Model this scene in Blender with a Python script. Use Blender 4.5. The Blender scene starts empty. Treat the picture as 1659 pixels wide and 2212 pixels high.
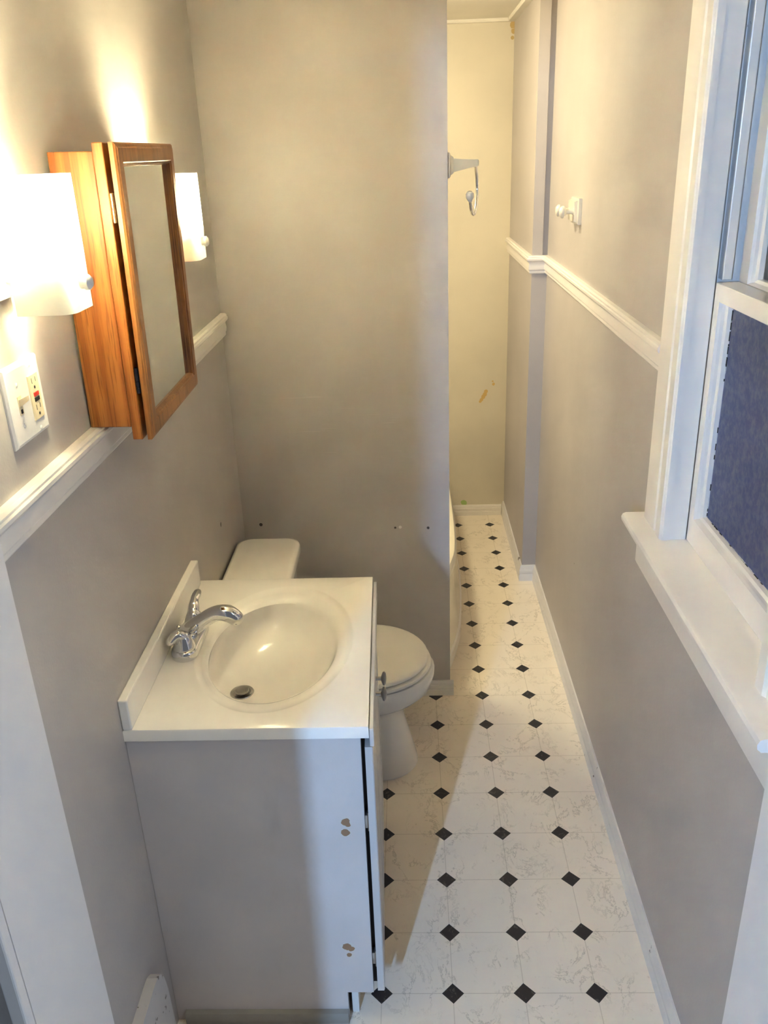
import bpy, bmesh, math, random
from mathutils import Vector, Matrix
random.seed(7)
SC = bpy.context.scene
COL = SC.collection
PI = math.pi

# ------------------------------------------------------------------ camera
cam_d = bpy.data.cameras.new('camera')
cam = bpy.data.objects.new('camera', cam_d)
COL.objects.link(cam)
RT = Vector((0.99913757, 0.02219117, -0.03509517))
UP = Vector((0.02350681, 0.39442751, 0.91862635))
FW = Vector((-0.03422789, 0.91865907, -0.3935657))
cam.matrix_world = Matrix(((RT.x, UP.x, -FW.x, 0), (RT.y, UP.y, -FW.y, 0), (RT.z, UP.z, -FW.z, 1.8228), (0, 0, 0, 1)))
cam_d.sensor_fit = 'VERTICAL'
cam_d.sensor_height = 36
cam_d.lens = 1815.955 / 2212 * 36
cam_d.clip_start = 0.02
SC.camera = cam

# ------------------------------------------------------------------ view, world, lights
SC.view_settings.view_transform = 'Standard'
SC.view_settings.look = 'None'
SC.view_settings.gamma = 1
SC.view_settings.use_curve_mapping = False
SC.view_settings.exposure = 0.29
SC.cycles.use_denoising = True
SC.cycles.caustics_reflective = False
SC.cycles.caustics_refractive = False
SC.cycles.use_guiding = False
SC.cycles.max_bounces = 8
SC.cycles.diffuse_bounces = 4
SC.cycles.transmission_bounces = 8
SC.cycles.sample_clamp_indirect = 300.0

WORLD_STRENGTH = 0.11
W = bpy.data.worlds.new('world')
SC.world = W
W.use_nodes = True
wn = W.node_tree.nodes
wn['Background'].inputs[0].default_value = (0.92, 0.93, 1.0, 1)
wn['Background'].inputs[1].default_value = WORLD_STRENGTH

WARM = (1.0, 0.875, 0.54)
BULB = 770.0            # emission strength of the two sconce bulbs
NOOK = 100.0            # emission strength of the ceiling globe over the tub


def area(name, loc, target, sx, sy, power, color):
    d = bpy.data.lights.new(name, 'AREA')
    d.shape = 'RECTANGLE'
    d.size = sx
    d.size_y = sy
    d.energy = power
    d.color = color
    o = bpy.data.objects.new(name, d)
    COL.objects.link(o)
    o.location = loc
    o.rotation_euler = (Vector(target) - Vector(loc)).to_track_quat('-Z', 'Y').to_euler()
    return o


# daylight through the window of the room behind the doorway, and through the bathroom window
area('hall_window_daylight', (-0.83, -1.5, 1.92), (0.0, 1.9, 0.5), 0.05, 0.25, 62.0, (0.36, 0.60, 1.0))
area('bathroom_window_daylight', (1.25, 0.55, 2.35), (0.56, 1.62, 1.55), 0.7, 0.9, 20.0, (0.62, 0.78, 1.0))


# ------------------------------------------------------------------ node helpers
def mat(name):
    m = bpy.data.materials.new(name)
    m.use_nodes = True
    nt = m.node_tree
    b = nt.nodes['Principled BSDF']
    return m, nt, b


def N(nt, typ, **kw):
    n = nt.nodes.new(typ)
    for k, v in kw.items():
        if k.startswith('i_'):
            key = k[2:]
            n.inputs[int(key) if key.isdigit() else key].default_value = v
        else:
            setattr(n, k, v)
    return n


def math_n(nt, op, a, b=None, c=None):
    n = nt.nodes.new('ShaderNodeMath')
    n.operation = op
    for i, v in enumerate((a, b, c)):
        if v is None:
            continue
        if isinstance(v, (int, float)):
            n.inputs[i].default_value = v
        else:
            nt.links.new(v, n.inputs[i])
    return n.outputs[0]


def mixc(nt, fac, a, b):
    n = nt.nodes.new('ShaderNodeMix')
    n.data_type = 'RGBA'
    for key, v in ((0, fac), (6, a), (7, b)):
        if isinstance(v, (int, float)):
            n.inputs[key].default_value = v
        elif isinstance(v, tuple):
            n.inputs[key].default_value = v if len(v) == 4 else (*v, 1)
        else:
            nt.links.new(v, n.inputs[key])
    return n.outputs[2]


def coords(nt, scale=(1, 1, 1), loc=(0, 0, 0)):
    tc = nt.nodes.new('ShaderNodeTexCoord')
    mp = nt.nodes.new('ShaderNodeMapping')
    mp.inputs['Scale'].default_value = scale
    mp.inputs['Location'].default_value = loc
    nt.links.new(tc.outputs['Object'], mp.inputs[0])
    return mp.outputs[0]


def noise(nt, vec, scale, detail=3, rough=0.5, dist=0.0):
    n = nt.nodes.new('ShaderNodeTexNoise')
    n.inputs['Scale'].default_value = scale
    n.inputs['Detail'].default_value = detail
    n.inputs['Roughness'].default_value = rough
    n.inputs['Distortion'].default_value = dist
    nt.links.new(vec, n.inputs['Vector'])
    return n.outputs[0]


def ramp(nt, fac, p0, p1):
    n = nt.nodes.new('ShaderNodeMapRange')
    n.inputs[1].default_value = p0
    n.inputs[2].default_value = p1
    n.interpolation_type = 'SMOOTHSTEP'
    nt.links.new(fac, n.inputs[0])
    return n.outputs[0]


def bump(nt, b, height, strength=0.2, dist=0.01):
    n = nt.nodes.new('ShaderNodeBump')
    n.inputs['Strength'].default_value = strength
    n.inputs['Distance'].default_value = dist
    nt.links.new(height, n.inputs['Height'])
    nt.links.new(n.outputs[0], b.inputs['Normal'])


def spots(nt, pts, wob=0.35, nscale=60):
    """mask of small blotches around points (x, y, z, r) in object space"""
    v = coords(nt)
    nz = noise(nt, v, nscale, 3)
    out = None
    for (x, y, z, r) in pts:
        d = nt.nodes.new('ShaderNodeVectorMath')
        d.operation = 'DISTANCE'
        nt.links.new(v, d.inputs[0])
        d.inputs[1].default_value = (x, y, z)
        k = math_n(nt, 'MULTIPLY', math_n(nt, 'ADD', nz, 1.0 - 0.5 - wob * 0.0), r)
        m = math_n(nt, 'LESS_THAN', d.outputs[1], k)
        out = m if out is None else math_n(nt, 'MAXIMUM', out, m)
    return out


def simple(name, color, rough=0.5, metal=0.0, spec=None, coat=0.0, var=0.0, bumps=0.0, bscale=60):
    m, nt, b = mat(name)
    b.inputs['Base Color'].default_value = (*color, 1)
    b.inputs['Roughness'].default_value = rough
    b.inputs['Metallic'].default_value = metal
    if spec is not None:
        b.inputs['Specular IOR Level'].default_value = spec
    b.inputs['Coat Weight'].default_value = coat
    v = coords(nt)
    nz = noise(nt, v, 9, 4)
    c2 = tuple(c * (1 - var) for c in color)
    nt.links.new(mixc(nt, nz, color, c2), b.inputs['Base Color'])
    if bumps:
        bump(nt, b, noise(nt, v, bscale, 3), bumps, 0.004)
    return m


def paint(name, color, rough=0.42, extra=None, streaks=False):
    """roller-painted wall"""
    m, nt, b = mat(name)
    v = coords(nt)
    big = noise(nt, v, 1.7, 4, 0.55)
    c2 = tuple(c * 0.88 for c in color)
    col = mixc(nt, ramp(nt, big, 0.3, 0.7), color, c2)
    if extra:
        for pts, ec in extra:
            col = mixc(nt, spots(nt, pts), col, ec)
    nt.links.new(col, b.inputs['Base Color'])
    b.inputs['Roughness'].default_value = rough
    b.inputs['Specular IOR Level'].default_value = 0.35
    h = noise(nt, v, 190, 3)
    h2 = noise(nt, v, 7, 3)
    hh = math_n(nt, 'ADD', math_n(nt, 'MULTIPLY', h, 0.25), math_n(nt, 'MULTIPLY', h2, 1.0))
    if streaks:
        # fine horizontal checks in the plywood, in a band around z = 1.0 m
        vs = coords(nt, (5, 5, 150))
        s = ramp(nt, noise(nt, vs, 1.0, 2), 0.64, 0.70)
        sp = nt.nodes.new('ShaderNodeSeparateXYZ')
        nt.links.new(coords(nt), sp.inputs[0])
        bz = math_n(nt, 'ABSOLUTE', math_n(nt, 'SUBTRACT', sp.outputs[2], 1.02))
        bx = math_n(nt, 'ABSOLUTE', math_n(nt, 'ADD', sp.outputs[0], 0.22))
        band = math_n(nt, 'MULTIPLY', math_n(nt, 'LESS_THAN', bz, 0.11), math_n(nt, 'LESS_THAN', bx, 0.19))
        hh = math_n(nt, 'SUBTRACT', hh, math_n(nt, 'MULTIPLY', math_n(nt, 'MULTIPLY', s, band), 2.2))
        col = mixc(nt, math_n(nt, 'MULTIPLY', math_n(nt, 'MULTIPLY', s, band), 0.30), col, tuple(c * 1.3 for c in color))
        nt.links.new(col, b.inputs['Base Color'])
    bump(nt, b, hh, 0.22, 0.006)
    return m


M = {}
TAUPE = (0.51, 0.465, 0.43)
M['paint'] = paint('taupe_wall_paint', TAUPE, extra=[
    ([(-0.567, 2.254, 0.829, 0.007), (0.55, 2.6, 0.5, 0.003)], (0.05, 0.045, 0.04))])
M['paint_center'] = paint('taupe_plywood_paint', TAUPE, streaks=True, extra=[
    ([(-0.51, 2.562, 0.69, 0.006), (0.05, 2.562, 0.664, 0.005), (-0.06, 2.562, 0.667, 0.004)], (0.06, 0.05, 0.045)),
    ([(-0.043, 2.562, 0.669, 0.005)], (0.75, 0.72, 0.68))])
M['cream'] = paint('cream_enamel_paint', (0.77, 0.705, 0.57), 0.4, extra=[
    ([(0.388, 4.19, 0.682, 0.010), (0.382, 4.19, 0.668, 0.010), (0.373, 4.19, 0.655, 0.011), (0.364, 4.19, 0.640, 0.009), (0.358, 4.19, 0.630, 0.007), (0.425, 4.19, 0.72, 0.007), (0.42, 4.19, 0.735, 0.005)], (0.66, 0.44, 0.16)),
    ([(0.276, 4.19, 0.072, 0.016)], (0.42, 0.58, 0.20)),
    ([(0.488, 4.19, 2.31, 0.016), (0.486, 4.19, 2.285, 0.010), (0.482, 4.19, 2.26, 0.007)], (0.58, 0.42, 0.18))])
M['ceiling'] = paint('ceiling_paint', (0.88, 0.84, 0.74), 0.5)


def trim_mat(name, color, wear=0.0, rough=0.28):
    m, nt, b = mat(name)
    v = coords(nt)
    col = mixc(nt, noise(nt, v, 6, 3), color, tuple(c * 0.93 for c in color))
    if wear:
        n1 = noise(nt, coords(nt, (22, 22, 22)), 1.0, 5, 0.65)
        col = mixc(nt, ramp(nt, n1, 0.72 - wear, 0.76 - wear), col, (0.20, 0.17, 0.15))
    nt.links.new(col, b.inputs['Base Color'])
    b.inputs['Roughness'].default_value = rough
    bump(nt, b, noise(nt, v, 45, 3), 0.15, 0.003)
    return m


M['trim'] = trim_mat('white_gloss_trim_paint', (0.85, 0.80, 0.74))
M['trim_worn'] = trim_mat('chipped_white_trim_paint', (0.78, 0.75, 0.71), wear=0.06)
M['old_board'] = trim_mat('scuffed_old_white_board', (0.62, 0.58, 0.55), wear=0.13, rough=0.5)
M['jamb'] = trim_mat('door_jamb_paint', (0.86, 0.82, 0.80), rough=0.4)
M['door_face'] = trim_mat('mottled_grey_door_paint', (0.33, 0.36, 0.38), wear=0.08, rough=0.5)

# vinyl floor: marbled cream with black diamonds on a square grid
GX, GY, GS = -0.09964, 1.37235, 0.1676


def vinyl():
    m, nt, b = mat('marble_vinyl_with_black_diamonds')
    sp = nt.nodes.new('ShaderNodeSeparateXYZ')
    v = coords(nt)
    nt.links.new(v, sp.inputs[0])
    fx = math_n(nt, 'PINGPONG', math_n(nt, 'DIVIDE', math_n(nt, 'SUBTRACT', sp.outputs[0], GX), GS), 0.5)
    fy = math_n(nt, 'PINGPONG', math_n(nt, 'DIVIDE', math_n(nt, 'SUBTRACT', sp.outputs[1], GY), GS), 0.5)
    dia = math_n(nt, 'LESS_THAN', math_n(nt, 'ADD', fx, fy), 0.155)
    line = math_n(nt, 'MAXIMUM', math_n(nt, 'LESS_THAN', fx, 0.006), math_n(nt, 'LESS_THAN', fy, 0.006))
    base = mixc(nt, noise(nt, v, 5, 4), (0.94, 0.84, 0.71), (0.86, 0.76, 0.62))
    # veins
    n1 = noise(nt, coords(nt, (1.0, 0.75, 1.0)), 12, 6, 0.68, 0.5)
    v1 = math_n(nt, 'SUBTRACT', 1.0, ramp(nt, math_n(nt, 'ABSOLUTE', math_n(nt, 'SUBTRACT', n1, 0.5)), 0.0, 0.020))
    msk = ramp(nt, noise(nt, v, 9, 3), 0.40, 0.62)
    veins = math_n(nt, 'MULTIPLY', math_n(nt, 'MULTIPLY', v1, msk), 0.42)
    col = mixc(nt, veins, base, (0.28, 0.22, 0.13))
    fl = math_n(nt, 'MULTIPLY', ramp(nt, noise(nt, coords(nt, (1, 1, 1), (3, 1, 0)), 38, 4, 0.7), 0.63, 0.72), 0.35)
    col = mixc(nt, fl, col, (0.45, 0.35, 0.22))
    col = mixc(nt, math_n(nt, 'MULTIPLY', line, 0.40), col, (0.42, 0.33, 0.22))
    blk = mixc(nt, ramp(nt, noise(nt, v, 60, 4, 0.6, 1.0), 0.56, 0.66), (0.018, 0.018, 0.022), (0.07, 0.065, 0.06))
    col = mixc(nt, dia, col, blk)
    nt.links.new(col, b.inputs['Base Color'])
    b.inputs['Roughness'].default_value = 0.36
    b.inputs['Specular IOR Level'].default_value = 0.4
    bump(nt, b, noise(nt, v, 25, 3), 0.06, 0.004)
    return m


M['vinyl'] = vinyl()


def oak(name, a, c, axis='z'):
    m, nt, b = mat(name)
    sc = {'z': (120, 120, 4.0), 'y': (120, 4.0, 120)}[axis]
    g = noise(nt, coords(nt, sc), 1.0, 5, 0.62, 0.4)
    sc2 = {'z': (300, 300, 10), 'y': (300, 10, 300)}[axis]
    p = noise(nt, coords(nt, sc2), 1.0, 3, 0.6)
    sc3 = {'z': (9, 9, 0.8), 'y': (9, 0.8, 9)}[axis]
    w = nt.nodes.new('ShaderNodeTexWave')
    w.inputs['Scale'].default_value = 1.2
    w.inputs['Distortion'].default_value = 7
    w.inputs['Detail'].default_value = 3
    nt.links.new(coords(nt, sc3), w.inputs[0])
    f = math_n(nt, 'ADD', math_n(nt, 'MULTIPLY', g, 0.75), math_n(nt, 'MULTIPLY', w.outputs[1], 0.25))
    col = mixc(nt, ramp(nt, f, 0.32, 0.68), a, c)
    col = mixc(nt, math_n(nt, 'MULTIPLY', ramp(nt, p, 0.52, 0.66), 0.6), col, tuple(x * 0.45 for x in c))
    nt.links.new(col, b.inputs['Base Color'])
    b.inputs['Roughness'].default_value = 0.38
    bump(nt, b, p, 0.12, 0.002)
    return m


M['oak'] = oak('honey_oak', (0.43, 0.150, 0.028), (0.29, 0.082, 0.010))
M['oak_rail'] = oak('honey_oak_frame', (0.38, 0.150, 0.036), (0.26, 0.090, 0.016))
M['mirror'] = simple('mirror_glass', (0.86, 0.88, 0.86), 0.02, 1.0)
M['chrome'] = simple('polished_chrome', (0.78, 0.78, 0.78), 0.06, 1.0)
M['nickel'] = simple('brushed_nickel', (0.42, 0.40, 0.38), 0.28, 1.0)
M['brass'] = simple('brass', (0.80, 0.52, 0.20), 0.25, 1.0)
M['dark_metal'] = simple('dark_hinge_metal', (0.05, 0.05, 0.06), 0.4, 1.0)
M['cultured'] = simple('white_cultured_marble', (0.93, 0.885, 0.82), 0.14, 0, 0.5, 0.3, 0.03)
M['porcelain'] = simple('white_porcelain', (0.92, 0.88, 0.81), 0.16, 0, 0.5, 0.2, 0.03)
M['tub'] = simple('cream_tub_enamel', (0.86, 0.80, 0.66), 0.2, 0, 0.5, 0.2, 0.05)
M['seat_plastic'] = simple('white_toilet_seat_plastic', (0.92, 0.87, 0.78), 0.32, 0, None, 0, 0.03)
M['plastic'] = simple('white_plastic', (0.80, 0.77, 0.73), 0.35)
M['ivory'] = simple('ivory_plastic', (0.74, 0.63, 0.42), 0.35)
M['red'] = simple('red_button_plastic', (0.60, 0.03, 0.02), 0.4)
M['black'] = simple('black_plastic', (0.012, 0.012, 0.014), 0.4)
M['wood_and_gap_shade'] = simple('raw_wood_and_gap_shade', (0.03, 0.022, 0.018), 0.8)
M['ceramic'] = simple('white_ceramic_fixture', (0.74, 0.68, 0.56), 0.25)
M['bracket'] = simple('tan_ceramic_bracket', (0.62, 0.54, 0.41), 0.3)
M['grime'] = simple('yellowed_shoe_strip', (0.40, 0.365, 0.31), 0.7, 0, None, 0, 0.5)


def vanity_paint(name, chips=None):
    m, nt, b = mat(name)
    v = coords(nt)
    col = mixc(nt, ramp(nt, noise(nt, v, 4, 4), 0.3, 0.7), (0.66, 0.60, 0.57), (0.60, 0.545, 0.515))
    col = mixc(nt, math_n(nt, 'MULTIPLY', ramp(nt, noise(nt, coords(nt, (8, 8, 2.5)), 1.0, 4), 0.60, 0.75), 0.25), col, (0.33, 0.30, 0.27))
    if chips:
        col = mixc(nt, spots(nt, [(x, y, z, r * 1.35) for x, y, z, r in chips]), col, (0.62, 0.58, 0.52))
        col = mixc(nt, spots(nt, chips, nscale=90), col, (0.30, 0.17, 0.09))
    nt.links.new(col, b.inputs['Base Color'])
    b.inputs['Roughness'].default_value = 0.5
    bump(nt, b, noise(nt, v, 120, 3), 0.1, 0.003)
    return m


M['vanity'] = vanity_paint('grey_vanity_paint')
M['vanity_door'] = trim_mat('grey_white_vanity_door_paint', (0.60, 0.57, 0.55), rough=0.4)


def glow(name, strength, color=WARM):
    m, nt, b = mat(name)
    e = N(nt, 'ShaderNodeEmission')
    e.inputs[0].default_value = (*color, 1)
    e.inputs[1].default_value = strength
    nt.links.new(e.outputs[0], nt.nodes['Material Output'].inputs[0])
    return m


M['bulb'] = glow('lit_bulb', BULB)
M['globe'] = glow('lit_ceiling_globe', NOOK, (1.0, 0.89, 0.60))


def opal():
    m, nt, b = mat('opal_glass_shade')
    tr = N(nt, 'ShaderNodeBsdfTranslucent')
    tr.inputs[0].default_value = (0.97, 0.95, 0.88, 1)
    df = N(nt, 'ShaderNodeBsdfDiffuse')
    df.inputs[0].default_value = (0.93, 0.90, 0.82, 1)
    gl = N(nt, 'ShaderNodeBsdfGlossy')
    gl.inputs[1].default_value = 0.12
    m1 = N(nt, 'ShaderNodeMixShader')
    m1.inputs[0].default_value = 0.45
    m2 = N(nt, 'ShaderNodeMixShader')
    m2.inputs[0].default_value = 0.05
    nt.links.new(tr.outputs[0], m1.inputs[1])
    nt.links.new(df.outputs[0], m1.inputs[2])
    nt.links.new(m1.outputs[0], m2.inputs[1])
    nt.links.new(gl.outputs[0], m2.inputs[2])
    nt.links.new(m2.outputs[0], nt.nodes['Material Output'].inputs[0])
    v = coords(nt)
    col = mixc(nt, noise(nt, v, 8, 2), (0.97, 0.95, 0.88), (0.95, 0.93, 0.86))
    nt.links.new(col, tr.inputs[0])
    return m


M['opal'] = opal()


def obscured():
    """old textured pane: dull, dark, faintly rippled"""
    m, nt, b = mat('obscured_window_glass')
    v = coords(nt)
    n1 = noise(nt, v, 70, 4, 0.65)
    n2 = noise(nt, v, 9, 3)
    col = mixc(nt, ramp(nt, n1, 0.35, 0.7), (0.42, 0.50, 0.85), (0.75, 0.82, 1.0))
    tr = N(nt, 'ShaderNodeBsdfTranslucent')
    nt.links.new(col, tr.inputs[0])
    gl = N(nt, 'ShaderNodeBsdfGlossy')
    gl.inputs[0].default_value = (0.8, 0.8, 0.85, 1)
    gl.inputs[1].default_value = 0.38
    df = N(nt, 'ShaderNodeBsdfDiffuse')
    nt.links.new(mixc(nt, n2, (0.14, 0.15, 0.21), (0.22, 0.23, 0.29)), df.inputs[0])
    bp = N(nt, 'ShaderNodeBump')
    bp.inputs['Strength'].default_value = 0.5
    bp.inputs['Distance'].default_value = 0.004
    nt.links.new(n1, bp.inputs['Height'])
    nt.links.new(bp.outputs[0], gl.inputs['Normal'])
    m1 = N(nt, 'ShaderNodeMixShader')
    m1.inputs[0].default_value = 0.22
    nt.links.new(tr.outputs[0], m1.inputs[1])
    nt.links.new(df.outputs[0], m1.inputs[2])
    m2 = N(nt, 'ShaderNodeMixShader')
    m2.inputs[0].default_value = 0.12
    nt.links.new(m1.outputs[0], m2.inputs[1])
    nt.links.new(gl.outputs[0], m2.inputs[2])
    nt.links.new(m2.outputs[0], nt.nodes['Material Output'].inputs[0])
    return m


def clear_glass():
    m, nt, b = mat('clear_window_glass')
    tr = N(nt, 'ShaderNodeBsdfTransparent')
    tr.inputs[0].default_value = (0.92, 0.95, 0.97, 1)
    gl = N(nt, 'ShaderNodeBsdfGlossy')
    gl.inputs[1].default_value = 0.02
    fr = N(nt, 'ShaderNodeFresnel')
    fr.inputs[0].default_value = 1.45
    mx = N(nt, 'ShaderNodeMixShader')
    nt.links.new(fr.outputs[0], mx.inputs[0])
    nt.links.new(tr.outputs[0], mx.inputs[1])
    nt.links.new(gl.outputs[0], mx.inputs[2])
    nt.links.new(mx.outputs[0], nt.nodes['Material Output'].inputs[0])
    return m


M['obscured'] = obscured()
M['clear'] = clear_glass()


# ------------------------------------------------------------------ mesh helpers (world coordinates)
def world_loc(o):
    p = Vector((0, 0, 0))
    while o is not None:
        p += o.location
        o = o.parent
    return p


def obj(name, bm, m, parent=None, smooth=None):
    """link a bmesh built in world coordinates as one mesh object"""
    off = world_loc(parent) if parent else Vector((0, 0, 0))
    bmesh.ops.recalc_face_normals(bm, faces=bm.faces)
    if off.length > 0:
        bmesh.ops.translate(bm, verts=bm.verts, vec=-off)
    me = bpy.data.meshes.new(name)
    bm.to_mesh(me)
    bm.free()
    me.materials.append(m)
    o = bpy.data.objects.new(name, me)
    COL.objects.link(o)
    if parent:
        o.parent = parent
    if smooth is not None:
        me.shade_smooth()
        me.set_sharp_from_angle(angle=math.radians(smooth))
    return o


def box(bm, x0, x1, y0, y1, z0, z1, bev=0.0, seg=2):
    vs = [bm.verts.new((x, y, z)) for x in (x0, x1) for y in (y0, y1) for z in (z0, z1)]
    fs = [(0, 1, 3, 2), (4, 6, 7, 5), (0, 4, 5, 1), (2, 3, 7, 6), (0, 2, 6, 4), (1, 5, 7, 3)]
    faces = [bm.faces.new([vs[i] for i in f]) for f in fs]
    if bev:
        es = list({e for f in faces for e in f.edges})
        bmesh.ops.bevel(bm, geom=es, offset=bev, segments=seg, profile=0.5, affect='EDGES')
    return bm


def nbox(*a, **k):
    bm = bmesh.new()
    return box(bm, *a, **k)


def loft(bm, rings, close=True, cap0=True, cap1=True):
    R = [[bm.verts.new(p) for p in r] for r in rings]
    n = len(R[0])
    for a, b in zip(R, R[1:]):
        for i in range(n if close else n - 1):
            j = (i + 1) % n
            bm.faces.new((a[i], a[j], b[j], b[i]))
    if cap0:
        bm.faces.new(R[0][::-1])
    if cap1:
        bm.faces.new(R[-1])
    return bm


def prism(bm, poly, fn0, fn1):
    return loft(bm, [[fn0(p) for p in poly], [fn1(p) for p in poly]])


def lathe(bm, c, axis, prof, n=28):
    """prof: list of (r, h) along axis from c"""
    a = Vector(axis).normalized()
    u = a.orthogonal().normalized()
    w = a.cross(u)
    rings = []
    for r, h in prof:
        r = max(r, 1e-5)
        rings.append([Vector(c) + a * h + (u * math.cos(2 * PI * i / n) + w * math.sin(2 * PI * i / n)) * r for i in range(n)])
    return loft(bm, rings)


def tube(bm, pts, rad, n=14, flat=1.0, cap=True):
    """smooth tube through control points with radii; flat squashes it across the second frame axis"""
    P, Rr = [], []
    K = len(pts)
    for i in range(K - 1):
        p0 = Vector(pts[max(i - 1, 0)]); p1 = Vector(pts[i]); p2 = Vector(pts[i + 1]); p3 = Vector(pts[min(i + 2, K - 1)])
        for s in range(6):
            t = s / 6
            P.append(0.5 * ((2 * p1) + (p2 - p0) * t + (2 * p0 - 5 * p1 + 4 * p2 - p3) * t * t + (3 * p1 - p0 - 3 * p2 + p3) * t ** 3))
            Rr.append(rad[i] + (rad[i + 1] - rad[i]) * t)
    P.append(Vector(pts[-1])); Rr.append(rad[-1])
    T = [(P[min(i + 1, len(P) - 1)] - P[max(i - 1, 0)]).normalized() for i in range(len(P))]
    u = T[0].orthogonal().normalized()
    if abs(T[0].z) < 0.95:
        u = T[0].cross(Vector((0, 0, 1))).normalized()
    rings = []
    seq = [(P[i], Rr[i], T[i]) for i in range(len(P))]
    if cap:
        pre = [(P[0] - T[0] * Rr[0] * math.sin(a) * 0.6, Rr[0] * math.cos(a), T[0]) for a in (1.45, 1.0, 0.5)]
        post = [(P[-1] + T[-1] * Rr[-1] * math.sin(a) * 0.8, Rr[-1] * math.cos(a), T[-1]) for a in (0.5, 1.0, 1.45)]
        seq = pre + seq + post
    for p, r, t in seq:
        u = (u - t * u.dot(t)).normalized()
        w = t.cross(u)
        rings.append([p + u * r * math.cos(2 * PI * i / n) + w * r * flat * math.sin(2 * PI * i / n) for i in range(n)])
    return loft(bm, rings)


def rail(bm, path, prof, side=1.0):
    """sweep prof [(d, z)] along an XY path with mitred corners; d is measured to the left of travel times side"""
    pts = [Vector((x, y)) for x, y in path]
    rings = []
    for i, p in enumerate(pts):
        d0 = (pts[i] - pts[i - 1]).normalized() if i else (pts[1] - pts[0]).normalized()
        d1 = (pts[i + 1] - pts[i]).normalized() if i < len(pts) - 1 else d0
        n0 = Vector((-d0.y, d0.x)) * side
        n1 = Vector((-d1.y, d1.x)) * side
        m = (n0 + n1).normalized()
        k = 1.0 / max(m.dot(n0), 0.2)
        rings.append([(p.x + m.x * d * k, p.y + m.y * d * k, z) for d, z in prof])
    return loft(bm, rings)


def rect_rings(bm, y0, y1, z0, z1, prof, xf):
    """picture-frame loft in the YZ plane: prof = [(inset, x)]; xf maps a point"""
    rings = []
    for ins, x in prof:
        rings.append([xf(Vector(p)) for p in ((x, y0 + ins, z0 + ins), (x, y1 - ins, z0 + ins), (x, y1 - ins, z1 - ins), (x, y0 + ins, z1 - ins))])
    return loft(bm, rings, cap0=True, cap1=False)


def empty(name, loc, label, cat, group=None):
    o = bpy.data.objects.new(name, None)
    COL.objects.link(o)
    o.location = loc
    o.empty_display_size = 0.05
    o['label'] = label
    o['category'] = cat
    if group:
        o['group'] = group
    return o


def struct(name, bm, m, parent=None, smooth=None):
    o = obj(name, bm, m, parent, smooth)
    if parent is None:
        o['kind'] = 'structure'
    return o


def struct_empty(name, loc):
    o = bpy.data.objects.new(name, None)
    COL.objects.link(o)
    o.location = loc
    o.empty_display_size = 0.05
    o['kind'] = 'structure'
    return o


# ------------------------------------------------------------------ dimensions
XL, XR = -0.567, 0.55          # left and right wall faces
YD = 0.985                     # inner face of the doorway wall
YP = 2.562                     # partition face
YB = 4.19                      # back wall face
XS, YJ = 0.49, 3.43            # boxed-out strip of right wall at the back
ZC = 2.333

# ------------------------------------------------------------------ room shell
bm = bmesh.new()
box(bm, -1.6, 1.6, -2.2, YB + 0.1, -0.06, 0.0)
struct('floor', bm, M['vinyl'])

bm = bmesh.new()
box(bm, XL - 0.15, XR + 0.16, 0.80, YB + 0.1, ZC, ZC + 0.08)
struct('ceiling', bm, M['ceiling'])

bm = bmesh.new()
box(bm, XL - 0.14, XL, YD, YB + 0.1, 0.0, ZC)
struct('wall_left', bm, M['paint'])

WY0, WY1, WZ0, WZ1 = 1.115, 1.70, 1.005, 2.16
bm = bmesh.new()
T = XR + 0.155
box(bm, XR, T, YD - 0.18, WY0, 0, ZC)
box(bm, XR, T, WY0, WY1, 0, WZ0)
box(bm, XR, T, WY0, WY1, WZ1, ZC)
box(bm, XR, T, WY1, YJ, 0, ZC)
box(bm, XS, T, YJ, YB + 0.1, 0, 1.40)
box(bm, XS, XS + 0.040, YJ, YB + 0.1, 1.40, ZC)
box(bm, XS + 0.040, T, YJ + 0.010, YB + 0.1, 1.40, ZC)
struct('wall_right', bm, M['paint'])

bm = bmesh.new()
box(bm, XL, 0.121, YP, YP + 0.095, 0, ZC)
struct('wall_center', bm, M['paint_center'])

bm = bmesh.new()
box(bm, XL, XS, YB, YB + 0.1, 0, ZC)
struct('wall_back', bm, M['cream'])

bm = bmesh.new()
box(bm, -1.6, -0.575, 0.80, YD, 0, 2.45)
box(bm, XR, 1.6, 0.80, YD - 0.18, 0, 2.45)
box(bm, 0.53, XR, 0.80, YD, 0, 2.06)
box(bm, -0.575, XR, 0.80, YD, 2.06, ZC)
struct('wall_front', bm, M['paint'])

# ------------------------------------------------------------------ mouldings
CHAIR = [(0, 0), (0.007, 0), (0.010, 0.004), (0.010, 0.012), (0.013, 0.016), (0.014, 0.028), (0.012, 0.038), (0.013, 0.044),
         (0.018, 0.047), (0.021, 0.052), (0.021, 0.058), (0.018, 0.061), (0.018, 0.065), (0.013, 0.069), (0, 0.069)]
BASE = [(0, 0), (0.013, 0), (0.013, 0.026), (0.0105, 0.030), (0.0125, 0.034), (0.0125, 0.048), (0.010, 0.052), (0.010, 0.058), (0.005, 0.068), (0, 0.068)]


def prof(pr, z0, k=1.0, kd=1.0):
    return [(d * kd, z0 + z * k) for d, z in pr]


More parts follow.
